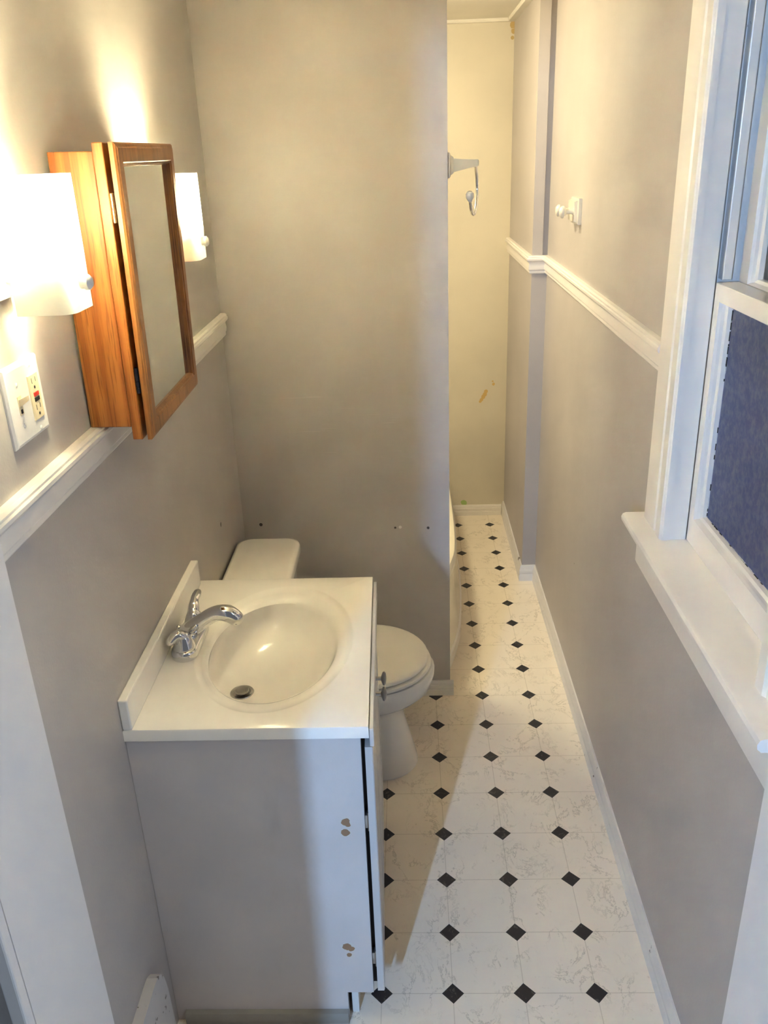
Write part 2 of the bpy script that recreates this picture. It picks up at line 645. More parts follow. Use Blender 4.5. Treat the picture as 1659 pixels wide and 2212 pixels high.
bm = bmesh.new()
rail(bm, [(XL, YD), (XL, YP)], prof(CHAIR, 1.324, 0.99), -1)
struct('trim_1', bm, M['trim'], smooth=30)
bm = bmesh.new()
rail(bm, [(XR, 1.795), (XR, YJ), (XS, YJ), (XS, YB)], prof(CHAIR, 1.361), 1)
struct('trim_2', bm, M['trim'], smooth=30)
bm = bmesh.new()
rail(bm, [(XR, 1.03), (XR, YJ), (XS, YJ), (XS, YB)], prof(BASE, 0.0, 1.12), 1)
struct('baseboard_right', bm, M['trim_worn'], smooth=30)
bm = bmesh.new()
rail(bm, [(XS - 0.014, YB), (0.05, YB)], prof(BASE, 0.0, 0.86), 1)
struct('baseboard_back', bm, M['trim'], smooth=30)
bm = bmesh.new()
rail(bm, [(0.133, YP), (-0.30, YP)], prof(BASE, 0.0, 0.86), 1)
struct('baseboard_center', bm, M['trim_worn'], smooth=30)
# ceiling strip in the nook
bm = bmesh.new()
rail(bm, [(XS, YJ), (XS, YB), (0.1, YB)], [(0, ZC), (0, ZC - 0.012), (0.028, ZC - 0.012), (0.032, ZC - 0.006), (0.032, ZC)], 1)
struct('trim_3', bm, M['ceiling'])

# old baseboard on the left wall, its end rounded off short of the vanity
poly = [(1.00, 0.0), (1.243, 0.0), (1.240, 0.10), (1.236, 0.20), (1.228, 0.245), (1.214, 0.272), (1.195, 0.284), (1.17, 0.287), (1.00, 0.287)]
bm = bmesh.new()
prism(bm, poly, lambda p: (XL, p[0], p[1]), lambda p: (XL + 0.022, p[0], p[1]))
struct('baseboard_left', bm, M['old_board'])

# ------------------------------------------------------------------ doorway
d1 = struct_empty('door_1', (-0.575, 0.79, 0))
bm = nbox(-0.575, -0.541, 0.785, YD, 0, 2.06)
obj('left_jamb', bm, M['jamb'], d1)
bm = nbox(0.508, 0.53, 0.785, YD + 0.004, 0, 2.06)
obj('right_jamb', bm, M['jamb'], d1)
bm = nbox(-0.556, 0.508, 0.785, YD, 2.045, 2.06)
obj('head_jamb', bm, M['jamb'], d1)
bm = nbox(-0.562, -0.541, 0.765, 0.785, 0, 2.06, bev=0.003)
obj('casing', bm, M['jamb'], d1)
# leaf swung out into the hall
hx, hy = -0.585, 0.762
dx, dy = -0.495 - hx, 0.05 - hy
L = math.hypot(dx, dy)
ux, uy = dx / L, dy / L
nx, ny = uy, -ux
bm = bmesh.new()
quad = [(hx, hy), (hx + dx, hy + dy), (hx + dx + nx * 0.035, hy + dy + ny * 0.035), (hx + nx * 0.035, hy + ny * 0.035)]
prism(bm, quad, lambda p: (p[0], p[1], 0.012), lambda p: (p[0], p[1], 2.03))
obj('leaf', bm, M['door_face'], d1)

# ------------------------------------------------------------------ window on the right wall
w1 = struct_empty('window_1', (XR, 1.39, 1.03))
# side and head casings with an inner bead
CAS = [(0, 0), (0.014, 0), (0.019, 0.006), (0.019, 0.082), (0.015, 0.088), (0.015, 0.096), (0.020, 0.102), (0.020, 0.128), (0.014, 0.135), (0, 0.135)]


def casing(ya, yb, flip):
    bm = bmesh.new()
    s = 1 if not flip else -1
    y_out = yb if not flip else ya
    loft(bm, [[(XR - d, y_out - s * w, z) for d, w in CAS] for z in (1.032, 2.16)])
    return bm


obj('casing', casing(1.655, 1.79, False), M['trim'], w1, 30)
obj('casing', casing(0.99, 1.125, True), M['trim'], w1, 30)
bm = nbox(XR - 0.02, XR, 0.99, 1.79, 2.16, 2.29, bev=0.004)
obj('head_casing', bm, M['trim'], w1)
# stool with rounded nose, apron below
bm = bmesh.new()
nose = [(0.640, 1.032), (0.496, 1.032), (0.489, 1.029), (0.486, 1.022), (0.487, 1.014), (0.493, 1.008), (0.640, 1.008)]
loft(bm, [[(x, y, z) for x, z in nose] for y in (0.988, 1.812)])
# keep the stool's horns in front of the wall face: trim the part that would sit inside the wall
obj('stool', bm, M['trim'], w1, 30)
bm = bmesh.new()
ap = [(XR, 1.008), (0.513, 1.008), (0.510, 1.000), (0.510, 0.938), (0.514, 0.930), (XR, 0.930)]
loft(bm, [[(x, y, z) for x, z in ap] for y in (0.99, 1.752)])
obj('apron', bm, M['trim'], w1, 30)
# jamb boards, track grooves, parting strips
for s, y in ((1, 1.658), (-1, 1.122)):
    bm = bmesh.new()
    ya, yb = (y, WY1) if s > 0 else (WY0, y)
    box(bm, 0.533, 0.586, ya, yb, 1.032, 2.16)
    obj('jamb', bm, M['trim'], w1)
    o = 0.028 * s
    ya, yb = (y + o, WY1) if s > 0 else (WY0, y + o + 0.021)
    bm = nbox(0.586, 0.70, min(y + o, WY1 - 0.002), WY1, 1.032, 2.16) if s > 0 else nbox(0.586, 0.70, WY0, WY0 + 0.002, 1.032, 2.16)
    obj('track', bm, M['trim_worn'], w1)
    bm = nbox(0.600, 0.618, y + 0.004, WY1, 1.575, 2.16, bev=0.002) if s > 0 else nbox(0.600, 0.618, WY0, y - 0.004, 1.575, 2.16, bev=0.002)
    obj('parting_strip', bm, M['trim_worn'], w1)
bm = nbox(0.533, 0.70, WY0, WY1, 2.14, 2.16)
obj('head_jamb', bm, M['trim'], w1)


def sash(name, x0, x1, ya, yb, za, zb, rail_t, rail_b, stile, glass, gname):
    bm = bmesh.new()
    xg = x0 + 0.026
    rr = []
    for x, ins, t in ((x1, 0, 0), (x0 + 0.001, 0, 0), (x0, 0.001, 0), (x0, 1, 0), (x0 + 0.006, 1, 0.002), (x0 + 0.012, 1, 0.003), (x0 + 0.016, 1, 0.008), (xg, 1, 0.009)):
        if ins == 1:
            a, b, c, d = ya + stile + t, yb - stile - t, za + rail_b + t, zb - rail_t - t
        else:
            a, b, c, d = ya + ins, yb - ins, za + ins, zb - ins
        rr.append([(x, a, c), (x, b, c), (x, b, d), (x, a, d)])
    # back opening
    a, b, c, d = ya + stile + 0.009, yb - stile - 0.009, za + rail_b + 0.009, zb - rail_t - 0.009
    rr.append([(x1, a, c), (x1, b, c), (x1, b, d), (x1, a, d)])
    R = [[bm.verts.new(p) for p in r] for r in rr]
    seq = R + [R[0]]
    for p, q in zip(seq, seq[1:]):
        for i in range(4):
            j = (i + 1) % 4
            bm.faces.new((p[i], p[j], q[j], q[i]))
    s = obj(name, bm, M['trim'], w1)
    bm = nbox(xg - 0.001, xg + 0.003, a - 0.004, b + 0.004, c - 0.004, d + 0.004)
    obj('glass_pane', bm, M[glass], s)
    # crumbling putty line along the pane
    return s


ls = sash('lower_sash', 0.5875, 0.630, 1.126, 1.656, 1.033, 1.572, 0.032, 0.058, 0.027, 'obscured', 'lower')
us = sash('upper_sash', 0.637, 0.675, 1.118, 1.676, 1.535, 2.138, 0.045, 0.036, 0.042, 'clear', 'upper')
random.seed(3)
for pname, pm_, keep in (('cracked_putty', 'wood_and_gap_shade', 0.62), ('putty_flakes', 'trim_worn', 0.35)):
    bm = bmesh.new()
    zz = 1.102
    while zz < 1.52:
        h = random.uniform(0.003, 0.020)
        r = random.uniform(0.0004, 0.0016) * (1 + (zz - 1.1) * 1.5)
        if random.random() < keep:
            box(bm, 0.6108, 0.6125 + (0.0003 if keep < 0.5 else 0), 1.6205 - r, 1.6205, zz, min(zz + h, 1.53))
        zz += h + random.uniform(0.0, 0.006)
    yy = 1.17
    while yy < 1.615:
        h = random.uniform(0.003, 0.020)
        r = random.uniform(0.0004, 0.0016)
        if random.random() < keep:
            box(bm, 0.6108, 0.6125 + (0.0003 if keep < 0.5 else 0), yy, yy + h, 1.0995, 1.0995 + r)
        yy += h + random.uniform(0.0, 0.006)
    obj(pname, bm, M[pm_], ls)

# ------------------------------------------------------------------ bathtub
tub = empty('bathtub', (-0.2, 3.42, 0), 'cream bathtub with bowed front half hidden behind the grey partition', 'bathtub')
CR = [(2.66, 0.112), (2.72, 0.122), (2.77, 0.137), (2.88, 0.160), (3.0, 0.168), (3.14, 0.172), (3.3, 0.173), (3.42, 0.173)]
CB = [(2.66, 0.100), (2.735, 0.128), (2.83, 0.152), (2.93, 0.172), (3.08, 0.188), (3.236, 0.198), (3.42, 0.203)]


def curve_at(C, y):
    y = 3.42 - abs(y - 3.42)
    for (a, fa), (b, fb) in zip(C, C[1:]):
        if y <= b:
            t = max(0, (y - a) / (b - a))
            return fa + (fb - fa) * t
    return C[-1][1]


NF = 40


def outline(C, inset, z, xoff=0.0):
    r = []
    y0, y1 = 2.66 + inset, 4.175 - inset
    for i in range(NF):
        y = y0 + (y1 - y0) * i / (NF - 1)
        e = min(i, NF - 1 - i) / 6
        rnd = 0.0 if inset == 0 or e >= 1 else (1 - math.sqrt(1 - (1 - e) ** 2)) * inset * 1.5
        r.append((curve_at(C, y) - inset + xoff - rnd, y, z))
    for i in range(NF):
        y = y1 - (y1 - y0) * i / (NF - 1)
        e = min(i, NF - 1 - i) / 6
        rnd = 0.0 if inset == 0 or e >= 1 else (1 - math.sqrt(1 - (1 - e) ** 2)) * inset * 1.5
        r.append((-0.56 + inset + rnd, y, z))
    return r


bm = bmesh.new()
loft(bm, [outline(CB, 0, 0.045), outline(CB, 0, 0.15, -0.010), outline(CR, 0, 0.34, -0.012), outline(CR, 0, 0.375, 0.0), outline(CR, 0, 0.40, 0.002),
          outline(CR, 0.006, 0.415), outline(CR, 0.02, 0.42), outline(CR, 0.065, 0.418), outline(CR, 0.085, 0.40), outline(CR, 0.12, 0.20), outline(CR, 0.16, 0.12)], cap0=False)
obj('tub_shell', bm, M['tub'], tub, 40)
bm = bmesh.new()
loft(bm, [outline(CB, 0, 0.0, 0.006), outline(CB, 0, 0.05, 0.006), outline(CB, 0, 0.056, 0.0), outline(CB, 0, 0.056, -0.03)], cap0=False, cap1=False)
obj('base_strip', bm, M['trim'], tub, 40)

# ceiling lamp over the tub
lamp = empty('ceiling_light', (-0.26, 3.05, ZC), 'lit round glass ceiling light above the bathtub behind the partition', 'lamp')
bm = bmesh.new()
lathe(bm, (-0.26, 3.05, ZC), (0, 0, -1), [(0.075, 0), (0.075, 0.018), (0.06, 0.022)])
obj('canopy', bm, M['trim'], lamp, 40)
bm = bmesh.new()
lathe(bm, (-0.26, 3.05, ZC - 0.022), (0, 0, -1), [(0.085, 0), (0.105, 0.012), (0.110, 0.035), (0.095, 0.065), (0.055, 0.085), (0.0, 0.092)])
obj('glass_globe', bm, M['globe'], lamp, 60)

# ------------------------------------------------------------------ toilet
TY = 2.21
toilet = empty('toilet', (-0.25, TY, 0), 'white toilet with closed lid between the vanity and the grey partition', 'toilet')


def oval(xb, xf, ry, z, n=48, e=2.0, eb=2.0, cx=None, cy=TY):
    """oval around cy: back end xb, front tip xf"""
    if cx is None:
        cx = (xb + xf) / 2
    r = []
    for i in range(n):
        a = 2 * PI * i / n
        c, s = math.cos(a), math.sin(a)
        ex = e if c > 0 else eb
        sx = abs(c) ** (2 / ex) * (1 if c > 0 else -1)
        sy = abs(s) ** (2 / ex) * (1 if s > 0 else -1)
        r.append((cx + sx * (xf - cx if c > 0 else cx - xb), cy + sy * ry, z))
    return r


bm = bmesh.new()
loft(bm, [oval(-0.40, -0.002, 0.108, 0.0, eb=5, cx=-0.12), oval(-0.40, -0.004, 0.107, 0.015, eb=5, cx=-0.12), oval(-0.40, -0.022, 0.098, 0.09, eb=4, cx=-0.13),
          oval(-0.40, -0.042, 0.092, 0.17, eb=3.5, cx=-0.14), oval(-0.41, -0.046, 0.096, 0.22, eb=3, cx=-0.15), oval(-0.42, -0.022, 0.118, 0.252, eb=3, cx=-0.16),
          oval(-0.43, 0.020, 0.150, 0.276, eb=3, cx=-0.16), oval(-0.44, 0.044, 0.170, 0.300, eb=3, cx=-0.16), oval(-0.44, 0.055, 0.180, 0.335, eb=3, cx=-0.16),
          oval(-0.44, 0.056, 0.182, 0.355, eb=3, cx=-0.16), oval(-0.44, 0.050, 0.178, 0.365, eb=3, cx=-0.16), oval(-0.40, 0.02, 0.15, 0.367, eb=3, cx=-0.16)])
obj('bowl', bm, M['porcelain'], toilet, 50)


def slab(xb, xf, ry, z0, z1, cx, crown=0.0):
    bm = bmesh.new()
    loft(bm, [oval(xb + .006, xf - .006, ry - .006, z0, cx=cx, eb=3), oval(xb, xf, ry, z0 + .004, cx=cx, eb=3), oval(xb, xf, ry, z1 - .006, cx=cx, eb=3),
              oval(xb + .003, xf - .003, ry - .003, z1 - .002, cx=cx, eb=3), oval(xb + .012, xf - .012, ry - .012, z1, cx=cx, eb=3), oval(xb + .04, xf - .05, ry - .05, z1 + crown, cx=cx, eb=3)])
    return bm


obj('seat', slab(-0.355, 0.045, 0.182, 0.368, 0.385, -0.16), M['seat_plastic'], toilet, 50)
obj('lid', slab(-0.36, 0.036, 0.178, 0.3875, 0.405, -0.16, 0.002), M['seat_plastic'], toilet, 50)


def rrect(x0, x1, y0, y1, r, z, n=7):
    out = []
    for cx, cy, a0 in ((x1 - r, y1 - r, 0), (x0 + r, y1 - r, 90), (x0 + r, y0 + r, 180), (x1 - r, y0 + r, 270)):
        for k in range(n):
            a = math.radians(a0 + 90 * k / (n - 1))
            out.append((cx + r * math.cos(a), cy + r * math.sin(a), z))
    return out


bm = bmesh.new()
loft(bm, [rrect(-0.555, -0.40, 2.01, 2.40, 0.03, 0.34), rrect(-0.555, -0.385, 1.995, 2.415, 0.035, 0.38), rrect(-0.558, -0.372, 1.985, 2.425, 0.04, 0.662)])
obj('tank', bm, M['porcelain'], toilet, 50)
bm = bmesh.new()
loft(bm, [rrect(-0.556, -0.366, 1.982, 2.428, 0.04, 0.663), rrect(-0.560, -0.358, 1.975, 2.435, 0.045, 0.668), rrect(-0.560, -0.358, 1.975, 2.435, 0.045, 0.690),
          rrect(-0.557, -0.361, 1.978, 2.432, 0.045, 0.698), rrect(-0.548, -0.370, 1.987, 2.423, 0.04, 0.701)])
obj('tank_lid', bm, M['porcelain'], toilet, 50)
for s in (-1, 1):
    bm = bmesh.new()
    lathe(bm, (-0.372, TY + s * 0.07, 0.368), (0, 0, 1), [(0.018, 0), (0.018, 0.026), (0.012, 0.034), (0, 0.036)], 18)
    obj('seat_hinge', bm, M['seat_plastic'], toilet, 40)

# ------------------------------------------------------------------ vanity cabinet
VX, VY0, VY1 = -0.113, 1.31, 1.905
van = empty('vanity_cabinet', (-0.34, 1.6, 0), 'chipped grey bathroom vanity cabinet under the white sink top', 'vanity')
VB = Vector((-0.34, 1.6, 0))
chips = [(-0.150, 1.31, 0.583, 0.009), (-0.146, 1.31, 0.575, 0.005), (-0.152, 1.31, 0.555, 0.009), (-0.165, 1.31, 0.231, 0.010), (-0.157, 1.31, 0.225, 0.007), (-0.162, 1.31, 0.206, 0.006)]
M['vanity_side'] = vanity_paint('grey_vanity_side_paint', [(x + 0.34, y - 1.6, z, r) for x, y, z, r in chips])
side = [(-0.5665, 0.0), (-0.172, 0.0), (-0.172, 0.088), (VX, 0.088), (VX + 0.002, 0.793), (-0.5665, 0.793)]
bm = bmesh.new()
prism(bm, side, lambda p: (p[0], VY0, p[1]), lambda p: (p[0], VY0 + 0.016, p[1]))
obj('side_panel', bm, M['vanity_side'], van)
bm = bmesh.new()
prism(bm, side, lambda p: (p[0] - 0.012, VY1 - 0.016, p[1]), lambda p: (p[0] - 0.012, VY1, p[1]))
obj('side_panel', bm, M['vanity'], van)
bm = nbox(-0.560, -0.548, VY0 + 0.016, VY1 - 0.016, 0.09, 0.793)
obj('back_panel', bm, M['wood_and_gap_shade'], van)
bm = nbox(-0.548, VX - 0.02, VY0 + 0.016, VY1 - 0.016, 0.09, 0.106)
obj('bottom_shelf', bm, M['wood_and_gap_shade'], van)


def fx(y):                      # the front leans back a little towards the far end
    return -0.0275 * (y - 1.31)


def slabf(x0, x1, y0, y1, z0, z1, bev=0.002):
    bm = nbox(x0, x1, y0, y1, z0, z1, bev=bev)
    for v in bm.verts:
        v.co.x += fx(v.co.y)
    return bm


obj('face_frame', slabf(-0.122, -0.104, VY0 + 0.026, VY1 - 0.02, 0.09, 0.790, 0), M['wood_and_gap_shade'], van)  # added behind the doors; near-black colour paints in the shade of the gap
bm = nbox(-0.0930, -0.0845, VY0 - 0.002, VY1, 0.7715, 0.8135, bev=0.0015)
for v in bm.verts:
    v.co.x -= 0.0203 * (v.co.y - 1.31)
obj('top_rail', bm, M['vanity_door'], van)
ymid = 1.607


def vdoor(y0, y1, yk, hs):
    bm = bmesh.new()
    x0, x1 = -0.1035, -0.0875
    prof_ = [(0, x0), (0, x1 - 0.002), (0.002, x1), (0.055, x1), (0.060, x1 - 0.005), (0.066, x1 - 0.005), (0.085, x1 - 0.001)]
    rings = []
    for ins, x in prof_:
        rings.append([(x + fx(y), y, z) for y, z in ((y0 + ins, 0.092 + ins), (y1 - ins, 0.092 + ins), (y1 - ins, 0.768 - ins), (y0 + ins, 0.768 - ins))])
    loft(bm, rings)
    d = obj('door', bm, M['vanity_door'], van)
    bm = bmesh.new()
    lathe(bm, (-0.0875 + fx(yk), yk, 0.700), (1, 0, 0), [(0.006, 0), (0.0045, 0.003), (0.0045, 0.014), (0.009, 0.0155), (0.0155, 0.018), (0.0165, 0.0215), (0.013, 0.025), (0.0, 0.027)], 24)
    obj('knob', bm, M['nickel'], d, 50)
    for z in hs:
        bm = bmesh.new()
        box(bm, -0.1155 + fx(y0), -0.1035 + fx(y0), y0 + 0.004, y0 + 0.022, z, z + 0.035, bev=0.003)
        lathe(bm, (-0.1035 + fx(y0), y0 + 0.006, z - 0.006), (0, 0, 1), [(0.003, 0), (0.003, 0.047)], 12)
        obj('hinge', bm, M['nickel'], d, 40)
    return d


vdoor(VY0 + 0.001, ymid - 0.0015, 1.580, (0.17, 0.56))
vdoor(ymid + 0.0015, VY1, 1.640, ())
bm = nbox(-0.165, -0.150, VY0 + 0.018, VY1, 0.0, 0.090)
obj('toe_kick', bm, M['trim_worn'], van)
bm = bmesh.new()
sh = [(0, 0), (0.012, 0), (0.014, 0.010), (0.014, 0.024), (0.010, 0.031), (0, 0.034)]
loft(bm, [[(x, VY0 - d, z) for d, z in sh] for x in (-0.545, -0.172)])
obj('shoe_moulding', bm, M['grime'], van, 30)

# ------------------------------------------------------------------ sink top
top = empty('sink_top', (-0.33, 1.6, 0.793), 'glossy white vanity sink top with moulded oval bowl and backsplash', 'sink')
corners = [(-0.567, 1.306), (-0.094, 1.306), (-0.1065, 1.922), (-0.567, 1.922)]
ANG = 96
C0 = Vector((-0.33, 1.612))
angs = [2 * PI * i / ANG for i in range(ANG)]
for c in corners:
    a = math.atan2(c[1] - C0.y, c[0] - C0.x) % (2 * PI)
    k = min(range(ANG), key=lambda i: abs(angs[i] - a))
    angs[k] = a


def poly_ring(inset, z):
    cs = []
    cx = sum(c[0] for c in corners) / 4
    cy = sum(c[1] for c in corners) / 4
    for c in corners:
        cs.append((c[0] + (inset if c[0] < cx else -inset), c[1] + (inset if c[1] < cy else -inset)))
    out = []
    for a in angs:
        d = Vector((math.cos(a), math.sin(a)))
        best = None
        for i in range(4):
            p, q = Vector(cs[i]), Vector(cs[(i + 1) % 4])
            e = q - p
            den = d.x * e.y - d.y * e.x
            if abs(den) < 1e-9:
                continue
            w = p - C0
            t = (w.x * e.y - w.y * e.x) / den
            u = (w.x * d.y - w.y * d.x) / den
            if t > 0 and -1e-6 <= u <= 1 + 1e-6 and (best is None or t < best):
                best = t
        out.append((C0.x + d.x * best, C0.y + d.y * best, z))
    return out


def ell(cx, cy, rx, ry, z):
    return [(cx + rx * math.cos(a), cy + ry * math.sin(a), z) for a in angs]


bm = bmesh.new()
rings = [poly_ring(0.0, 0.7935), poly_ring(0.0, 0.8165), poly_ring(0.0012, 0.819), poly_ring(0.004, 0.82),
         ell(-0.314, 1.615, 0.176, 0.264, 0.82), ell(-0.314, 1.615, 0.172, 0.259, 0.8192), ell(-0.314, 1.614, 0.168, 0.254, 0.8165),
         ell(-0.316, 1.612, 0.158, 0.236, 0.8155), ell(-0.317, 1.611, 0.151, 0.222, 0.8145), ell(-0.318, 1.610, 0.146, 0.213, 0.8110), ell(-0.319, 1.609, 0.142, 0.207, 0.8050)]
BOWL = []
DX, DY, DZ = -0.398, 1.590, 0.703
for k in range(1, 15):
    t = k / 14
    s = 1 - t
    prof_r = math.cos(t * PI / 2) ** 0.8 if t < 1 else 0
    rx = 0.024 + (0.142 - 0.024) * prof_r
    ry = 0.024 + (0.207 - 0.024) * prof_r
    z = 0.805 - (0.805 - DZ) * math.sin(t * PI / 2) ** 1.05
    w = t ** 1.15
    BOWL.append((-0.319 + (DX + 0.319) * w, 1.609 + (DY - 1.609) * w, rx, ry, z))
    rings.append(ell(*BOWL[-1]))
under = [ell(p, q, rx + 0.006, ry + 0.006, z - 0.007) for p, q, rx, ry, z in BOWL[::-1]]
under.append(ell(-0.319, 1.609, 0.150, 0.215, 0.7935))
rings = rings + under
R_ = [[bm.verts.new(p) for p in r] for r in rings + []]
for a, b in zip(R_, R_[1:] + [R_[0]]):
    for i in range(ANG):
        j = (i + 1) % ANG
        bm.faces.new((a[i], a[j], b[j], b[i]))
obj('basin', bm, M['cultured'], top, 35)
bm = nbox(-0.567, -0.548, 1.306, 1.902, 0.819, 0.888, bev=0.003)
obj('backsplash', bm, M['cultured'], top)
bm = bmesh.new()
lathe(bm, (DX, DY, DZ - 0.004), (0, 0, 1), [(0.027, 0.0), (0.0275, 0.004), (0.026, 0.006), (0.020, 0.0045), (0.0185, -0.004), (0.0, -0.006)], 32)
dr = obj('drain', bm, M['nickel'], top, 40)
bm = bmesh.new()
lathe(bm, (DX, DY, DZ - 0.008), (0, 0, 1), [(0.004, 0), (0.004, 0.008), (0.014, 0.010), (0.0165, 0.013), (0.015, 0.016), (0.0, 0.0175)], 28)
obj('stopper', bm, M['nickel'], dr, 40)

# ------------------------------------------------------------------ faucet
FX, FY = -0.507, 1.617
fau = empty('faucet', (FX, FY, 0.82), 'chrome two-handle faucet with arched spout on the white sink top', 'faucet')


def stadium(r, half, z, n=14):
    out = []
    for cy, a0 in ((FY + half, 0), (FY - half, 180)):
        for k in range(n):
            a = math.radians(a0 + 180 * k / (n - 1))
            out.append((FX + r * math.cos(a), cy + r * math.sin(a), z))
    return out


bm = bmesh.new()
loft(bm, [stadium(0.029, 0.052, 0.8202), stadium(0.029, 0.052, 0.834), stadium(0.027, 0.052, 0.839), stadium(0.022, 0.052, 0.842), stadium(0.01, 0.05, 0.843)])
obj('base', bm, M['chrome'], fau, 50)
bm = bmesh.new()
tube(bm, [(FX - 0.008, FY, 0.848), (FX + 0.012, FY, 0.862), (FX + 0.038, FY, 0.880), (FX + 0.066, FY, 0.895), (FX + 0.092, FY, 0.894), (FX + 0.110, FY, 0.881)],
     [0.020, 0.0195, 0.0175, 0.0175, 0.0195, 0.0175], 18)
obj('spout', bm, M['chrome'], fau, 60)


def handle(y, pts, rad):
    bm = bmesh.new()
    lathe(bm, (FX, y, 0.840), (0, 0, 1), [(0.0245, 0), (0.0245, 0.003), (0.0235, 0.006), (0.021, 0.016), (0.016, 0.028), (0.010, 0.036), (0.0, 0.039)], 28)
    h = obj('handle', bm, M['chrome'], fau, 50)
    bm = bmesh.new()
    tube(bm, pts, rad, 14, 0.8)
    obj('lever', bm, M['chrome'], h, 60)


handle(FY - 0.050, [(FX + 0.002, FY - 0.050, 0.866), (FX - 0.007, FY - 0.055, 0.875), (FX - 0.016, FY - 0.062, 0.873), (FX - 0.024, FY - 0.069, 0.866)], [0.0145, 0.014, 0.0125, 0.011])
handle(FY + 0.050, [(FX, FY + 0.046, 0.858), (FX - 0.001, FY + 0.060, 0.876), (FX - 0.003, FY + 0.080, 0.885), (FX - 0.003, FY + 0.098, 0.887), (FX - 0.003, FY + 0.114, 0.888)],
       [0.015, 0.0135, 0.0100, 0.0115, 0.0095])
bm = bmesh.new()
lathe(bm, (FX - 0.024, FY, 0.838), (0, 0, 1), [(0.003, 0), (0.003, 0.018), (0.006, 0.019), (0.006, 0.026), (0.003, 0.028), (0, 0.0285)], 14)
obj('lift_rod', bm, M['chrome'], fau, 40)

# ------------------------------------------------------------------ medicine cabinet
mc = empty('medicine_cabinet', (XL, 1.6, 1.61), 'honey oak medicine cabinet with mirrored door between two lit wall sconces', 'cabinet')
bm = nbox(XL + 0.003, -0.492, 1.411, 1.789, 1.3935, 1.841, bev=0.0015)
obj('body', bm, M['oak'], mc)
bm = nbox(-0.492, -0.4745, 1.41, 1.79, 1.3705, 1.8535, bev=0.0015)
obj('face_frame', bm, M['oak'], mc)
hp = Vector((-0.4665, 1.41, 0))
ca, sa = math.cos(math.radians(1.05)), math.sin(math.radians(1.05))


def swing(p):
    q = p - hp
    return (hp.x + q.x * ca - q.y * sa, hp.y + q.x * sa + q.y * ca, p.z)


bm = bmesh.new()
xb, xf = -0.4665, -0.4535
rect_rings(bm, 1.41, 1.79, 1.3705, 1.8535, [(0.004, xb), (0, xb + 0.001), (0, xf - 0.005), (0.003, xf - 0.002), (0.007, xf - 0.001), (0.0085, xf), (0.029, xf), (0.031, xf - 0.002), (0.034, xf - 0.0025), (0.036, xf - 0.009), (0.037, xf - 0.0105)], swing)
md = obj('door', bm, M['oak_rail'], mc)
bm = bmesh.new()
pm = 0.0345
v = [swing(Vector(p)) for p in ((xf - 0.0100, 1.41 + pm, 1.3705 + pm), (xf - 0.0100, 1.79 - pm, 1.3705 + pm), (xf - 0.0100, 1.79 - pm, 1.8535 - pm), (xf - 0.0100, 1.41 + pm, 1.8535 - pm))]
v2 = [(a[0] - 0.002, a[1], a[2]) for a in v]
loft(bm, [v2, v])
obj('mirror', bm, M['mirror'], md)
for z, k in ((1.735, 'brass'), (1.455, 'dark_metal')):
    bm = bmesh.new()
    lathe(bm, (-0.4705, 1.4105, z), (0, 0, 1), [(0.0, -0.002), (0.0035, 0), (0.0035, 0.009), (0.003, 0.0095), (0.003, 0.0105), (0.0035, 0.011), (0.0035, 0.02), (0.003, 0.0205), (0.003, 0.0215), (0.0035, 0.022), (0.0035, 0.032), (0.003, 0.0325), (0.003, 0.0335), (0.0035, 0.034), (0.0035, 0.044), (0.0, 0.046)], 12)
    obj('hinge', bm, M[k], mc, 40)
mc.rotation_euler = (0, math.radians(0.9), 0)
mc.location.x += 0.0035

